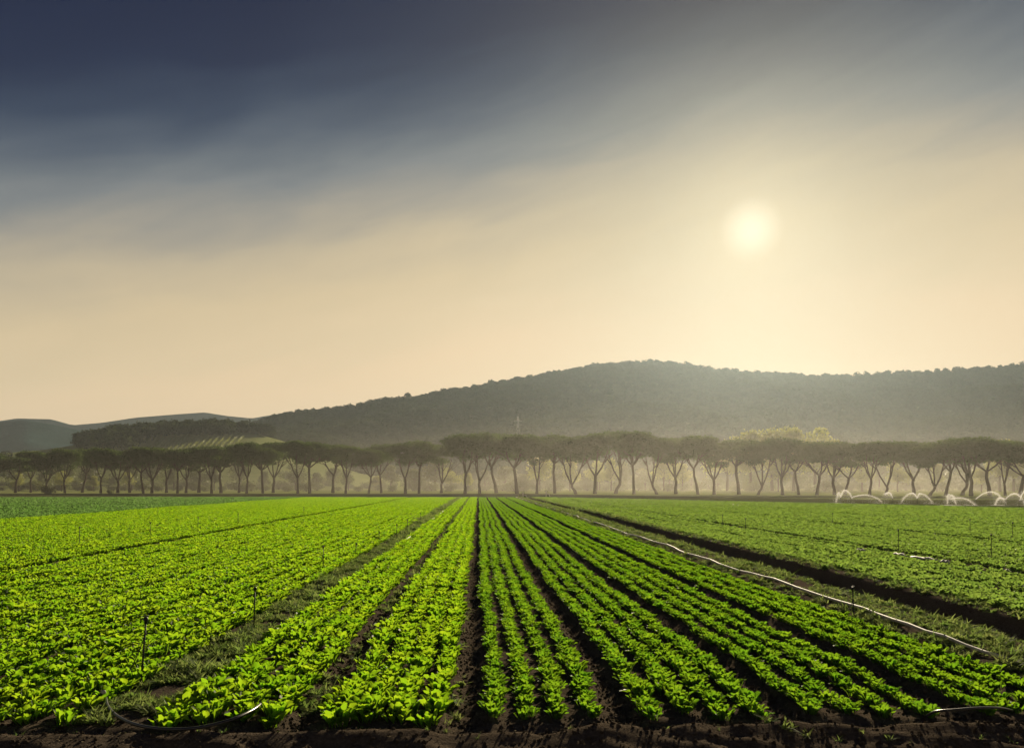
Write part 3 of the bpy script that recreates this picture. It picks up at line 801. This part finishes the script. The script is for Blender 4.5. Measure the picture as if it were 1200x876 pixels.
# ------------------------------------------------------------------ umbrella pines
def pine_variant(seed, form):
    """unit tree: crown top at z = 1"""
    g_ = random.Random(seed)
    trunk, limbs = MB(), []
    bend = g_.uniform(-.06, .06)
    if form == 'fork': fz = g_.uniform(.25, .44)
    elif form == 'low fork': fz = g_.uniform(.16, .24)
    else: fz = g_.uniform(.42, .5)
    tp = [(0, 0, -.02), (bend * .4, 0, fz * .35), (bend, .01, fz * .7), (bend * 1.2, 0, fz)]
    trunk.tube(tp, [.026, .019, .0165, .0165], 8)
    top = Vector(tp[-1])
    k = {'fork': 4, 'low fork': 3, 'straight': 6}[form]
    a0 = g_.random() * 6.28
    ends = []
    for i in range(k):
        a = a0 + i * 6.283 / k + g_.uniform(-.7, .7)
        rr = g_.uniform(.05, .19); e = Vector((math.cos(a) * rr, math.sin(a) * rr, g_.uniform(.66, .74)))
        m1 = top.lerp(e, .35) + Vector((math.cos(a) * .025, math.sin(a) * .025, -.01)); m2 = top.lerp(e, .7) + Vector((math.cos(a) * .02, math.sin(a) * .02, 0))
        mb = MB().tube([top - Vector((0, 0, .015)), m1, m2, e], [.0115, .0095, .007, .004], 6)
        for j in range(3):
            b = a + g_.uniform(-.9, .9); s0 = m2.lerp(m1, g_.uniform(0, .8)); e2 = Vector((e.x + math.cos(b) * g_.uniform(.06, .15), e.y + math.sin(b) * g_.uniform(.06, .15), g_.uniform(.62, .72)))
            mb.tube([s0, s0.lerp(e2, .5) + Vector((0, 0, -.012)), e2], [.0055, .004, .002], 5)
        limbs.append(mb)
    if form == 'straight':
        trunk.tube([top, (bend, 0, .8)], [.0165, .008], 8)
    lobes = []
    Rc = 0.30
    nl = 46
    for i in range(nl):
        r = Rc * math.sqrt((i + .5) / nl) * .88; a = i * 2.399 + g_.uniform(-.3, .3)
        ztop = .915 - .11 * (r / Rc) ** 2.2
        zz = ztop + g_.uniform(-.02, .02) if i % 2 else g_.uniform(.56 + .12 * g_.random(), ztop)
        s_ = g_.uniform(.060, .092)
        lobes.append(((r * math.cos(a), r * math.sin(a), zz), (s_ * 1.2, s_ * 1.2, s_ * .8)))
    V, F = tufts(lobes, 6600, 0.0150, seed, flat=.2, shell=.75, outward=.45)
    return trunk.mesh('trunk', M['bark']), [m.mesh('limb', M['bark']) for m in limbs], npmesh('crown', V, F, M['pine'])
FORMS = ['fork', 'straight', 'low fork', 'fork', 'straight', 'fork', 'low fork', 'fork', 'straight', 'low fork', 'fork']
PV = [pine_variant(300 + i, f) for i, f in enumerate(FORMS)]
pine_x = [-62, -30, -8, 18, 36, 55, 76, 96, 118, 138, 152, 168, 178, 195, 208, 218, 233, 248, 259, 280, 289, 308, 320, 349, 363, 390, 405, 432, 447, 475, 491, 517, 545, 562, 582, 606, 629, 650, 675, 697, 721, 743, 770, 792,
          818, 837, 866, 888, 917, 936, 957, 978, 990, 1019, 1038, 1071, 1089, 1108, 1127, 1138, 1160, 1178, 1195, 1222, 1250]
low_fork = {517, 562, 629, 675, 721, 770, 888, 1038, 1089, 1127, 1178}
straight = {363, 491, 650, 743, 208, 259, 308, 866}
top_pts = [(-80, 530), (0, 529), (20, 526), (60, 526), (100, 523), (160, 520), (210, 523), (260, 519), (300, 515), (340, 513), (380, 516), (430, 520), (470, 516), (510, 511), (560, 505), (610, 505), (660, 507), (700, 503), (735, 500),
           (770, 508), (810, 506), (850, 514), (890, 508), (940, 514), (1000, 516), (1060, 514), (1130, 510), (1180, 514), (1260, 512)]
pine_shapes = {0: 'evenly forked trunk', 1: 'straight trunk', 2: 'low forked trunk', 3: 'spreading forked trunk', 4: 'straight slender trunk', 5: 'forked trunk', 6: 'trunk parting near the ground', 7: 'forked trunk and ragged crown', 8: 'single straight trunk', 9: 'trunk parting low down', 10: 'forked trunk and spreading limbs'}
vis = 0
for i, x in enumerate(pine_x):
    D = 245 - 19 * (x / 600) if x < 600 else 226 - 52 * ((x - 600) / 600)
    D *= 1 + (0.05 if i % 3 == 1 else -0.02 if i % 3 == 2 else 0.0) + rnd.uniform(-.01, .01)
    ty = float(np.interp(x, [p[0] for p in top_pts], [p[1] for p in top_pts])) + rnd.uniform(-.5, 1.5) + (rnd.uniform(3, 9) if rnd.random() < .35 else 0)
    H = CAMH + (HY - ty) / FPX * D
    p = at(x, HY, D)
    v = (rnd.choice([2, 6, 9]) if x in low_fork else rnd.choice([1, 4, 8]) if x in straight else rnd.choice([0, 3, 5, 7, 10]))
    root = link('umbrella_pine', None, loc=(p.x, p.y, 0.0))
    root.rotation_euler = (rnd.uniform(-.035, .035), rnd.uniform(-.035, .035), rnd.random() * 6.283)
    wd = rnd.uniform(1.05, 1.5) * (15.0 / H) ** .4
    root.scale = (H * wd, H * wd, H)
    tm, lm, cm = PV[v]
    link('trunk', tm, root)
    for m in lm: link('limb', m, root)
    link('crown', cm, root)
    inframe = 0 <= x <= 1200
    if inframe: vis += 1
    lab = f"umbrella pine with {pine_shapes[v]}, {ordw(vis)} from the left in the row" if inframe else f"umbrella pine just outside the {'left' if x < 0 else 'right'} edge, crown {'nearest' if x in (-8, 1222) else 'next' if x in (-30, 1250) else 'farthest'} to the frame"
    tag(root, lab, 'pine tree', 'row of umbrella pines behind the fields')

# ------------------------------------------------------------------ broadleaf trees, bushes
def broad_variant(seed, wide=1.0):
    g_ = random.Random(seed); lobes = []
    for i in range(17):
        a = g_.random() * 6.283; r = g_.uniform(0, .30) * wide; z = g_.uniform(.36, .84); r *= (1 - .5 * max(0, (z - .55) / .35))
        s_ = g_.uniform(.11, .19)
        lobes.append(((r * math.cos(a), r * math.sin(a), z), (s_ * wide, s_ * wide, s_ * .85)))
    V, F = tufts(lobes, 2600, 0.022, seed, shell=.5, outward=.4)
    t = MB().tube([(0, 0, -.02), (.01, 0, .2), (-.01, .01, .45), (0, 0, .7)], [.028, .022, .016, .006], 7)
    for i in range(6):
        a = i * 1.1 + g_.random(); z = g_.uniform(.22, .5); t.tube([(0, 0, z), (math.cos(a) * .12, math.sin(a) * .12, z + .13), (math.cos(a) * .22, math.sin(a) * .22, z + .2)], [.011, .007, .003], 5)
    return t.mesh('trunk', M['bark']), npmesh('crown', V, F, M['broad'])
BV = [broad_variant(500 + i, w) for i, w in enumerate((1.0, 1.25, .85, 1.1))]
BD = []
for tm, cm in BV:
    c2 = cm.copy(); c2.materials[0] = M['bush']; BD.append((tm, c2))
broad = [(22, 552, 300), (72, 550, 310), (110, 556, 320), (150, 551, 330), (440, 556, 360), (528, 546, 320), (548, 552, 300), (632, 530, 330), (668, 533, 320), (700, 538, 350), (716, 534, 330), (778, 530, 330), (800, 540, 330),
         (852, 508, 330), (880, 499, 330), (905, 494, 325), (930, 495, 330), (955, 497, 322), (978, 510, 330), (912, 535, 290), (1010, 535, 300), (1052, 538, 290), (1098, 540, 300), (1150, 545, 280), (1172, 511, 290), (1188, 514, 300), (1225, 520, 280)]
dark_x = []
bx = -15
while bx < 1230:
    dark_x.append((bx, rnd.uniform(534, 556), rnd.uniform(345, 395))); bx += rnd.uniform(16, 40)
for i, (x, ty, D) in enumerate(dark_x):
    H = CAMH + (HY - ty) / FPX * D; p = at(x, HY, D)
    root = link('grey_green_tree', None, loc=(p.x, p.y, 0)); w = rnd.uniform(.9, 1.5)
    root.scale = (H * w, H * w, H); root.rotation_euler = (0, 0, i * 2.3)
    tm, cm = BD[i % 4]; link('trunk', tm, root); link('crown', cm, root)
    tag(root, f"grey-green tree half hidden in mist behind the pine trunks, {ordw(i + 1)} from the left", 'tree', 'misty trees behind the pine trunks')
for i, (x, ty, D) in enumerate(broad):
    H = CAMH + (HY - ty) / FPX * D; p = at(x, HY, D)
    root = link('broadleaf_tree', None, loc=(p.x, p.y, 0)); w = max(H, 9.0) / H * 0.9
    root.scale = (H * w, H * w, H); root.rotation_euler = (0, 0, i * 1.9)
    tm, cm = BV[i % 4]; link('trunk', tm, root); link('crown', cm, root)
    tag(root, f"pale spring-green broadleaf tree behind the pines, {ordw(i + 1)} from the left" if i < 26 else 'pale green broadleaf tree just outside the right edge', 'tree', 'broadleaf trees behind the pine row')

def bush_variant(seed):
    g_ = random.Random(seed); lobes = []
    for i in range(12):
        a = g_.random() * 6.283; r = g_.uniform(.1, .75); z = g_.uniform(.2, .62)
        s_ = g_.uniform(.28, .42); lobes.append(((r * math.cos(a), r * math.sin(a), z), (s_, s_, s_ * .9)))
    V, F = tufts(lobes, 1300, 0.055, seed, shell=.5, outward=.4)
    V[:, 2] = np.maximum(V[:, 2], -.02)
    t = MB()
    for i in range(4):
        a = i * 1.6 + g_.random(); t.tube([(0, 0, -.05), (math.cos(a) * .2, math.sin(a) * .2, .3), (math.cos(a) * .4, math.sin(a) * .4, .55)], [.03, .02, .01], 5)
    return t.mesh('stems', M['bark']), npmesh('foliage', V, F, M['bush'])
UV = [bush_variant(700 + i) for i in range(4)]
bush_spots = [(128, 577.5, 228, 1.3), (54, 576, 226, 2.6)]
bx = -20
while bx < 1240:
    bush_spots.append((bx, None, rnd.uniform(400, 440), rnd.uniform(4.0, 8.0) * (1.15 if bx > 560 else 0.95))); bx += rnd.uniform(13, 24)
bx = -20
while bx < 1240:
    bush_spots.append((bx, None, rnd.uniform(300, 350), rnd.uniform(2.2, 5.2))); bx += rnd.uniform(10, 26)
bush_spots.sort(key=lambda b: b[0])
for i, (x, y, D, h) in enumerate(bush_spots):
    p = at(x, HY, D); root = link('bush', None, loc=(p.x, p.y, 0))
    root.scale = (h * rnd.uniform(.8, 1.2),) * 2 + (h,); root.rotation_euler = (0, 0, rnd.random() * 6)
    a, b = UV[i % 4]; link('stems', a, root); link('foliage', b, root)
    tag(root, 'small dark bush on the track edge among the leftmost pines' if y == 577.5 else 'round dark bush at the foot of the leftmost pines' if y else f"hazy green bush in the hedge behind the pines, {ordw(i + 1)} from the left", 'bush', 'bushes behind the pines')

# ------------------------------------------------------------------ woods on the hills
def small_crown(seed):
    g_ = random.Random(seed); lobes = []
    for i in range(7):
        a = g_.random() * 6.283; r = g_.uniform(0, .28); s_ = g_.uniform(.2, .32)
        lobes.append(((r * math.cos(a), r * math.sin(a), g_.uniform(.42, .74)), (s_, s_, s_ * .85)))
    V, F = tufts(lobes, 170, 0.10, seed, shell=.4, outward=.6)
    return npmesh('crown', V, F, M['wood'])
CV = [small_crown(900 + i) for i in range(5)]
tkm = MB().tube([(0, 0, -.1), (.01, 0, .3), (0, 0, .6)], [.035, .028, .012], 6).mesh('trunk', M['bark'])
ridge_x = [338, 352, 368, 412, 431, 452, 478, 512, 541, 556, 575, 590, 604, 622, 641, 655, 668, 681, 694, 706, 716, 738, 762, 806, 842, 851, 862, 1004, 1016, 1028, 1040, 1052, 1064, 1072, 1086, 1098, 1108, 1120, 1130, 1144, 1158, 1172, 1186, 1198]
crown_src = []
ridge_row = int(np.argmin(np.abs(HT - 1.0)))
for i, x in enumerate(ridge_x):
    V = HV[ridge_row]; wx_, wy_, wz_ = [float(np.interp(x, HPX, V[:, k])) for k in range(3)]
    h = rnd.uniform(9.0, 15.0) if x < 1000 else rnd.uniform(10.5, 15.0)
    root = link('ridge_tree', None, loc=(wx_, wy_, wz_ - .5)); root.scale = (h * rnd.uniform(.8, 1.1),) * 2 + (h,); root.rotation_euler = (0, 0, rnd.random() * 6)
    link('trunk', tkm, root); c = link('crown', CV[i % 5], root)
    if i < 5: crown_src.append(c)
    tag(root, f"dark tree silhouetted on the wooded hill's skyline, {ordw(i + 1)} from the left", 'tree', 'trees along the hill skyline')

def sample_hill(V, ts, PX, n, seed, tmin=0.05, tmax=1.25):
    g_ = np.random.default_rng(seed)
    r, c = V.shape[:2]
    t = g_.random(n) ** 0.8 * (tmax - tmin) + tmin
    ri = np.interp(t, ts, np.arange(r)); ci = g_.random(n) * (c - 1)
    r0 = np.minimum(ri.astype(int), r - 2); c0 = np.minimum(ci.astype(int), c - 2); fr = (ri - r0)[:, None]; fc = (ci - c0)[:, None]
    P = (V[r0, c0] * (1 - fc) + V[r0, c0 + 1] * fc) * (1 - fr) + (V[r0 + 1, c0] * (1 - fc) + V[r0 + 1, c0 + 1] * fc) * fr
    px = PX[0] + (PX[-1] - PX[0]) * ci / (c - 1)
    return P, t, px
P, t, px = sample_hill(HV, HT, HPX, 52000, 5)
k = (px > 225) & (px < 1500) & (t + 0.20 * vn(P[:, 0], P[:, 1], 90, 8) > 0.06)
k &= vn(P[:, 0], P[:, 1], 60, 18) + .4 * vn(P[:, 0], P[:, 1], 20, 19) > -.42
P = P[k]; n = len(P); g = np.random.default_rng(6)
s = g.uniform(5, 12.5, n) * (1 + .35 * vn(P[:, 0], P[:, 1], 45, 20))
scatter('hill_wood', P - np.array([0, 0, .8]), np.column_stack([np.zeros((n, 2)), g.random(n) * 6.283]), np.column_stack([s * 1.15, s * 1.15, s]), g.integers(0, 5, n), crown_src,
        'dense dark woodland covering the big hill', 'woodland')

# knoll: wood on its crown, vine rows below, single trees at its edge
def knoll(x, tt):
    r = np.interp(tt, KT, np.arange(len(KT))); r0 = min(int(r), len(KT) - 2); f = r - r0
    a = [float(np.interp(x, KPX, KV[r0, :, k])) for k in range(3)]; b = [float(np.interp(x, KPX, KV[r0 + 1, :, k])) for k in range(3)]
    return Vector([p * (1 - f) + q_ * f for p, q_ in zip(a, b)])
pts = []
while len(pts) < 620:
    x = rnd.uniform(92, 318); tt = rnd.uniform(.86, 1.3)
    if x < 165: tt = rnd.uniform(.72, 1.3)
    if x > 270 and tt < 0.98: continue
    pts.append(knoll(x, tt))
P = np.array([tuple(p) for p in pts]); n = len(P); s = g.uniform(8.5, 13.5, n)
scatter('knoll_wood', P - np.array([0, 0, .6]), np.column_stack([np.zeros((n, 2)), g.random(n) * 6.283]), np.column_stack([s * 1.1, s * 1.1, s]), g.integers(0, 5, n), crown_src,
        'dark wood crowning the vineyard knoll at left', 'woodland')
for i, (x, tt, h) in enumerate(((98, .70, 11), (112, .66, 12), (128, .64, 13), (143, .66, 13), (152, .62, 11), (170, .80, 14), (178, .82, 13), (6, .55, 12))):
    p = knoll(x, tt); root = link('knoll_tree', None, loc=p - Vector((0, 0, .4))); root.scale = (h * 1.1, h * 1.1, h); root.rotation_euler = (0, 0, i)
    link('trunk', tkm, root); link('crown', CV[i % 5], root)
    tag(root, f"rounded dark tree at the near edge of the knoll's wood, {ordw(i + 1)} from the left" if i < 7 else 'lone dark round tree above the pines at the far left edge', 'tree', "trees at the wood's edge")
for i in range(17):
    xa = 158 + i * 6.6; a = knoll(xa, .50); b = knoll(xa + 22, .90)
    m = MB(); lob = []
    nseg = 40
    for k in range(nseg):
        q_ = a.lerp(b, k / (nseg - 1)); tt = .50 + .40 * k / (nseg - 1); q_.z = knoll(xa + 22 * k / (nseg - 1), tt).z
        lob.append(((q_.x - a.x, q_.y - a.y, q_.z - a.z + .95), (.9, 1.4, .75)))
    V, F = tufts(lob, 420, .38, 1200 + i, shell=.5, outward=.4)
    root = link('vine_row', None, loc=a)
    link('foliage', npmesh('foliage', V, F, M['vine']), root)
    pm = MB()
    for k in range(0, nseg, 6):
        c = lob[k][0]; pm.tube([(c[0], c[1], c[2] - 1.1), (c[0], c[1], c[2] + .8)], .05, 5)
    pm.build('stakes', M['bark'], root)
    tag(root, f"pale green vine row on the knoll, {ordw(i + 1)} from the left", 'vine row', 'vine rows on the knoll')

# lattice pylon on the foot of the hill
b = at(607, 519, 720); pyl = link('pylon', None, loc=(b.x, b.y, b.z - 6))
hgt = 30.0
legs = []
for sx, sy in ((1, 1), (1, -1), (-1, 1), (-1, -1)):
    MB().tube([(sx * 2.4, sy * 2.4, 0), (sx * .7, sy * .7, hgt * .7), (sx * .25, sy * .25, hgt)], .22, 5).build('leg', M['steel'], pyl)
for k in range(7):
    z0 = hgt * k / 8; z1 = hgt * (k + 1) / 8; w0 = 2.4 - 1.7 * min(1, z0 / (hgt * .7)); w1 = 2.4 - 1.7 * min(1, z1 / (hgt * .7))
    m = MB()
    for sx in (1, -1):
        m.tube([(sx * w0, -w0, z0), (sx * w1, w1, z1)], .1, 4).tube([(-w0, sx * w0, z0), (w1, sx * w1, z1)], .1, 4).tube([(w0, sx * w0, z0), (-w1, sx * w1, z1)], .1, 4)
    m.build('bracing', M['steel'], pyl)
for z in (hgt * .74, hgt * .86):
    MB().tube([(-3.6, 0, z), (0, 0, z + .5), (3.6, 0, z)], .2, 5).build('crossarm', M['steel'], pyl)
tag(pyl, 'pale lattice pylon rising above the pines at the hill foot', 'pylon')

# small risers at the far end of the crop rows
for i, (x, y, h, lab) in enumerate(((613, 583, 1.0, 'pale valve riser at the far end of the rows, left of two'), (640, 581.5, 1.2, 'pale valve riser at the far end of the rows, right of two'))):
    p = gnd(x, y); root = link('valve_riser', None, loc=(p.x, p.y, -.02))
    MB().tube([(0, 0, 0), (0, 0, h * .8), (0, 0, h)], [.13, .12, .14], 8).build('riser', M['hose_white'], root)
    m = MB().tube([(-.35, 0, h), (.35, 0, h)], .05, 6); m.build('handle', M['plastic'], root)
    MB().tube([(0, 0, h * .55), (.5, -.1, h * .5), (.8, -.2, 0)], .09, 8).build('outlet', M['hose_white'], root)
    tag(root, lab, 'valve', 'valve risers')

# ------------------------------------------------------------------ working sprinklers at right
jets = [(985, 589, [(990, 574, 999, 584), (983, 577, 980, 588)], 'leftmost working sprinkler throwing two short jets'),
        (997, 589, [(1013, 579.5, 1034, 588)], 'working sprinkler with a low wide arc beside the leftmost jets'),
        (1046, 590, [(1042, 577, 1037, 579)], 'working sprinkler with one short slanting jet'),
        (1075, 590, [(1069, 577.5, 1056, 588), (1078, 578, 1093, 590)], 'working sprinkler with an umbrella-shaped double arc'),
        (1112, 592, [(1115, 580, 1120, 590), (1112, 579, 1110, 590), (1125, 584.5, 1143, 592)], 'working sprinkler with a bursting white splash'),
        (1143, 592, [(1161, 576, 1179, 590)], 'working sprinkler with the tallest single arc'),
        (1178, 592, [(1189, 578, 1201, 590), (1172, 583, 1166, 592)], 'working sprinkler with crossing arcs near the right edge'),
        (1195, 594, [(1202, 575, 1210, 590)], 'rightmost working sprinkler cut by the photo edge')]
def droplets(name, P, s, parent, seed):
    gg = np.random.default_rng(seed); n = len(P)
    tri = gg.normal(size=(n, 3, 3)); tri -= tri.mean(1, keepdims=True); tri /= np.linalg.norm(tri, axis=2, keepdims=True)
    V = (P[:, None, :] + tri * np.asarray(s)[:, None, None]).reshape(-1, 3)
    o = link(name, npmesh(name, V, np.arange(3 * n).reshape(-1, 3), M['water']), parent); o['kind'] = 'stuff'
    return o
for i, (x, y, arcs, lab) in enumerate(jets):
    p = gnd(x, y); D = FPX * CAMH / (y - HY); root = link('working_sprinkler', None, loc=(p.x, p.y, 0))
    MB().tube([(0, 0, -.05), (0, 0, .62)], .02, 6).build('riser', M['plastic'], root)
    MB().tube([(0, 0, .6), (.0, 0, .7), (.06, 0, .76)], [.035, .04, .02], 6).build('head', M['plastic'], root)
    for (tx, ty, ex, ey) in arcs:
        a = Vector((0, 0, .7)); tpt = at(tx, ty, D) - Vector((p.x, p.y, 0)); e = at(ex, ey, D) - Vector((p.x, p.y, 0)); e.z = max(e.z, 0.05)
        tpt.z = max(tpt.z, .9)
        path = []
        for k in range(22):
            u = k / 21
            if u < .5:
                w = u / .5; q_ = a.lerp(tpt, w); q_.z = a.z + (tpt.z - a.z) * (1 - (1 - w) ** 2)
            else:
                w = (u - .5) / .5; q_ = tpt.lerp(e, w); q_.z = tpt.z + (e.z - tpt.z) * w ** 2
            path.append(q_)
        gg = np.random.default_rng(1500 + i)
        PA = np.array([tuple(v) for v in path])
        def along(n, pw):
            u = gg.random(n) ** pw * 21; k0 = np.minimum(u.astype(int), 20); fr = (u - k0)[:, None]
            return PA[k0] * (1 - fr) + PA[k0 + 1] * fr, u
        B, u = along(1300, 1.0)
        B = B + gg.normal(size=B.shape) * (.02 + .06 * u[:, None] / 21); B[:, 2] = np.maximum(B[:, 2], .03)
        droplets('jet', B, gg.uniform(.014, .034, len(B)), root, 1600 + i)
        B, u = along(3000, .7)
        B[:, 2] -= gg.exponential(.55, len(B)) * (u / 21); B += gg.normal(size=B.shape) * np.array([.10, .6, .08]) * (.3 + u[:, None] / 15)
        B[:, 2] = np.maximum(B[:, 2], .03)
        droplets('spray', B, gg.uniform(.006, .017, len(B)), root, 1700 + i)
    tag(root, lab, 'sprinkler', 'working sprinklers at the right field edge')

# ------------------------------------------------------------------ air
MIST_DENSITY = 0.0007
def volume_mat(name, parts):
    """even air: each part (density, colour, anisotropy)"""
    m, nt, N, K = nodes_mat(name)
    last = None
    for dens, color, g_ in parts:
        v = N('ShaderNodeVolumePrincipled'); v.inputs['Color'].default_value = tuple(color) + (1,); v.inputs['Density'].default_value = dens; v.inputs['Anisotropy'].default_value = g_
        if last is None: last = v.outputs[0]
        else:
            a = N('ShaderNodeAddShader'); K(last, a.inputs[0]); K(v.outputs[0], a.inputs[1]); last = a.outputs[0]
    o = N('ShaderNodeOutputMaterial'); K(last, o.inputs['Volume'])
    return m
AIR = volume_mat('haze_air', [(0.00008, (.72, .87, .98), 0.0), (0.000028, (.72, .87, .98), 0.79)])
o = MB().box((0, 1750, 103), (10400, 4600, 225)).build('haze', AIR, smooth=False)
tag(o, 'pale morning haze filling the air over fields and hills', 'haze', kind='stuff')
# low spray mist drifting under the pines, thinning with height and to its sides
m, nt, N, K = nodes_mat('spray_mist')
tcn = N('ShaderNodeTexCoord'); sx = N('ShaderNodeSeparateXYZ'); K(tcn.outputs['Generated'], sx.inputs[0])
def mm(op, a, b=None):
    n = N('ShaderNodeMath'); n.operation = op
    for i, v in enumerate((a, b)):
        if v is None: continue
        if isinstance(v, (int, float)): n.inputs[i].default_value = v
        else: K(v, n.inputs[i])
    return n.outputs[0]
def hump(v, p): return mm('POWER', mm('MULTIPLY', mm('MULTIPLY', v, mm('SUBTRACT', 1.0, v)), 4.0), p)
nzm = N('ShaderNodeTexNoise'); nzm.inputs['Scale'].default_value = 5.0; nzm.inputs['Detail'].default_value = 2; K(tcn.outputs['Generated'], nzm.inputs['Vector'])
dens = mm('MULTIPLY', mm('MULTIPLY', hump(sx.outputs[0], .8), hump(sx.outputs[1], .6)), mm('POWER', mm('SUBTRACT', 1.0, sx.outputs[2]), 3.6))
dens = mm('MULTIPLY', dens, mm('ADD', 0.3, mm('MULTIPLY', nzm.outputs['Fac'], 1.4)))
pv = N('ShaderNodeVolumePrincipled'); pv.inputs['Color'].default_value = (1.0, .91, .77, 1); pv.inputs['Anisotropy'].default_value = 0.68
K(mm('MULTIPLY', dens, MIST_DENSITY), pv.inputs['Density'])
om = N('ShaderNodeOutputMaterial'); K(pv.outputs[0], om.inputs['Volume'])
o = MB().box((0, 0, 0), (500, 340, 46)).build('mist', m, smooth=False)
mx_, my_ = c2w(45, 234); o.location = (mx_, my_, 23.3); o.rotation_euler = (0, 0, -YAW)
tag(o, 'low drifting mist hanging under the umbrella pines', 'mist', kind='stuff')
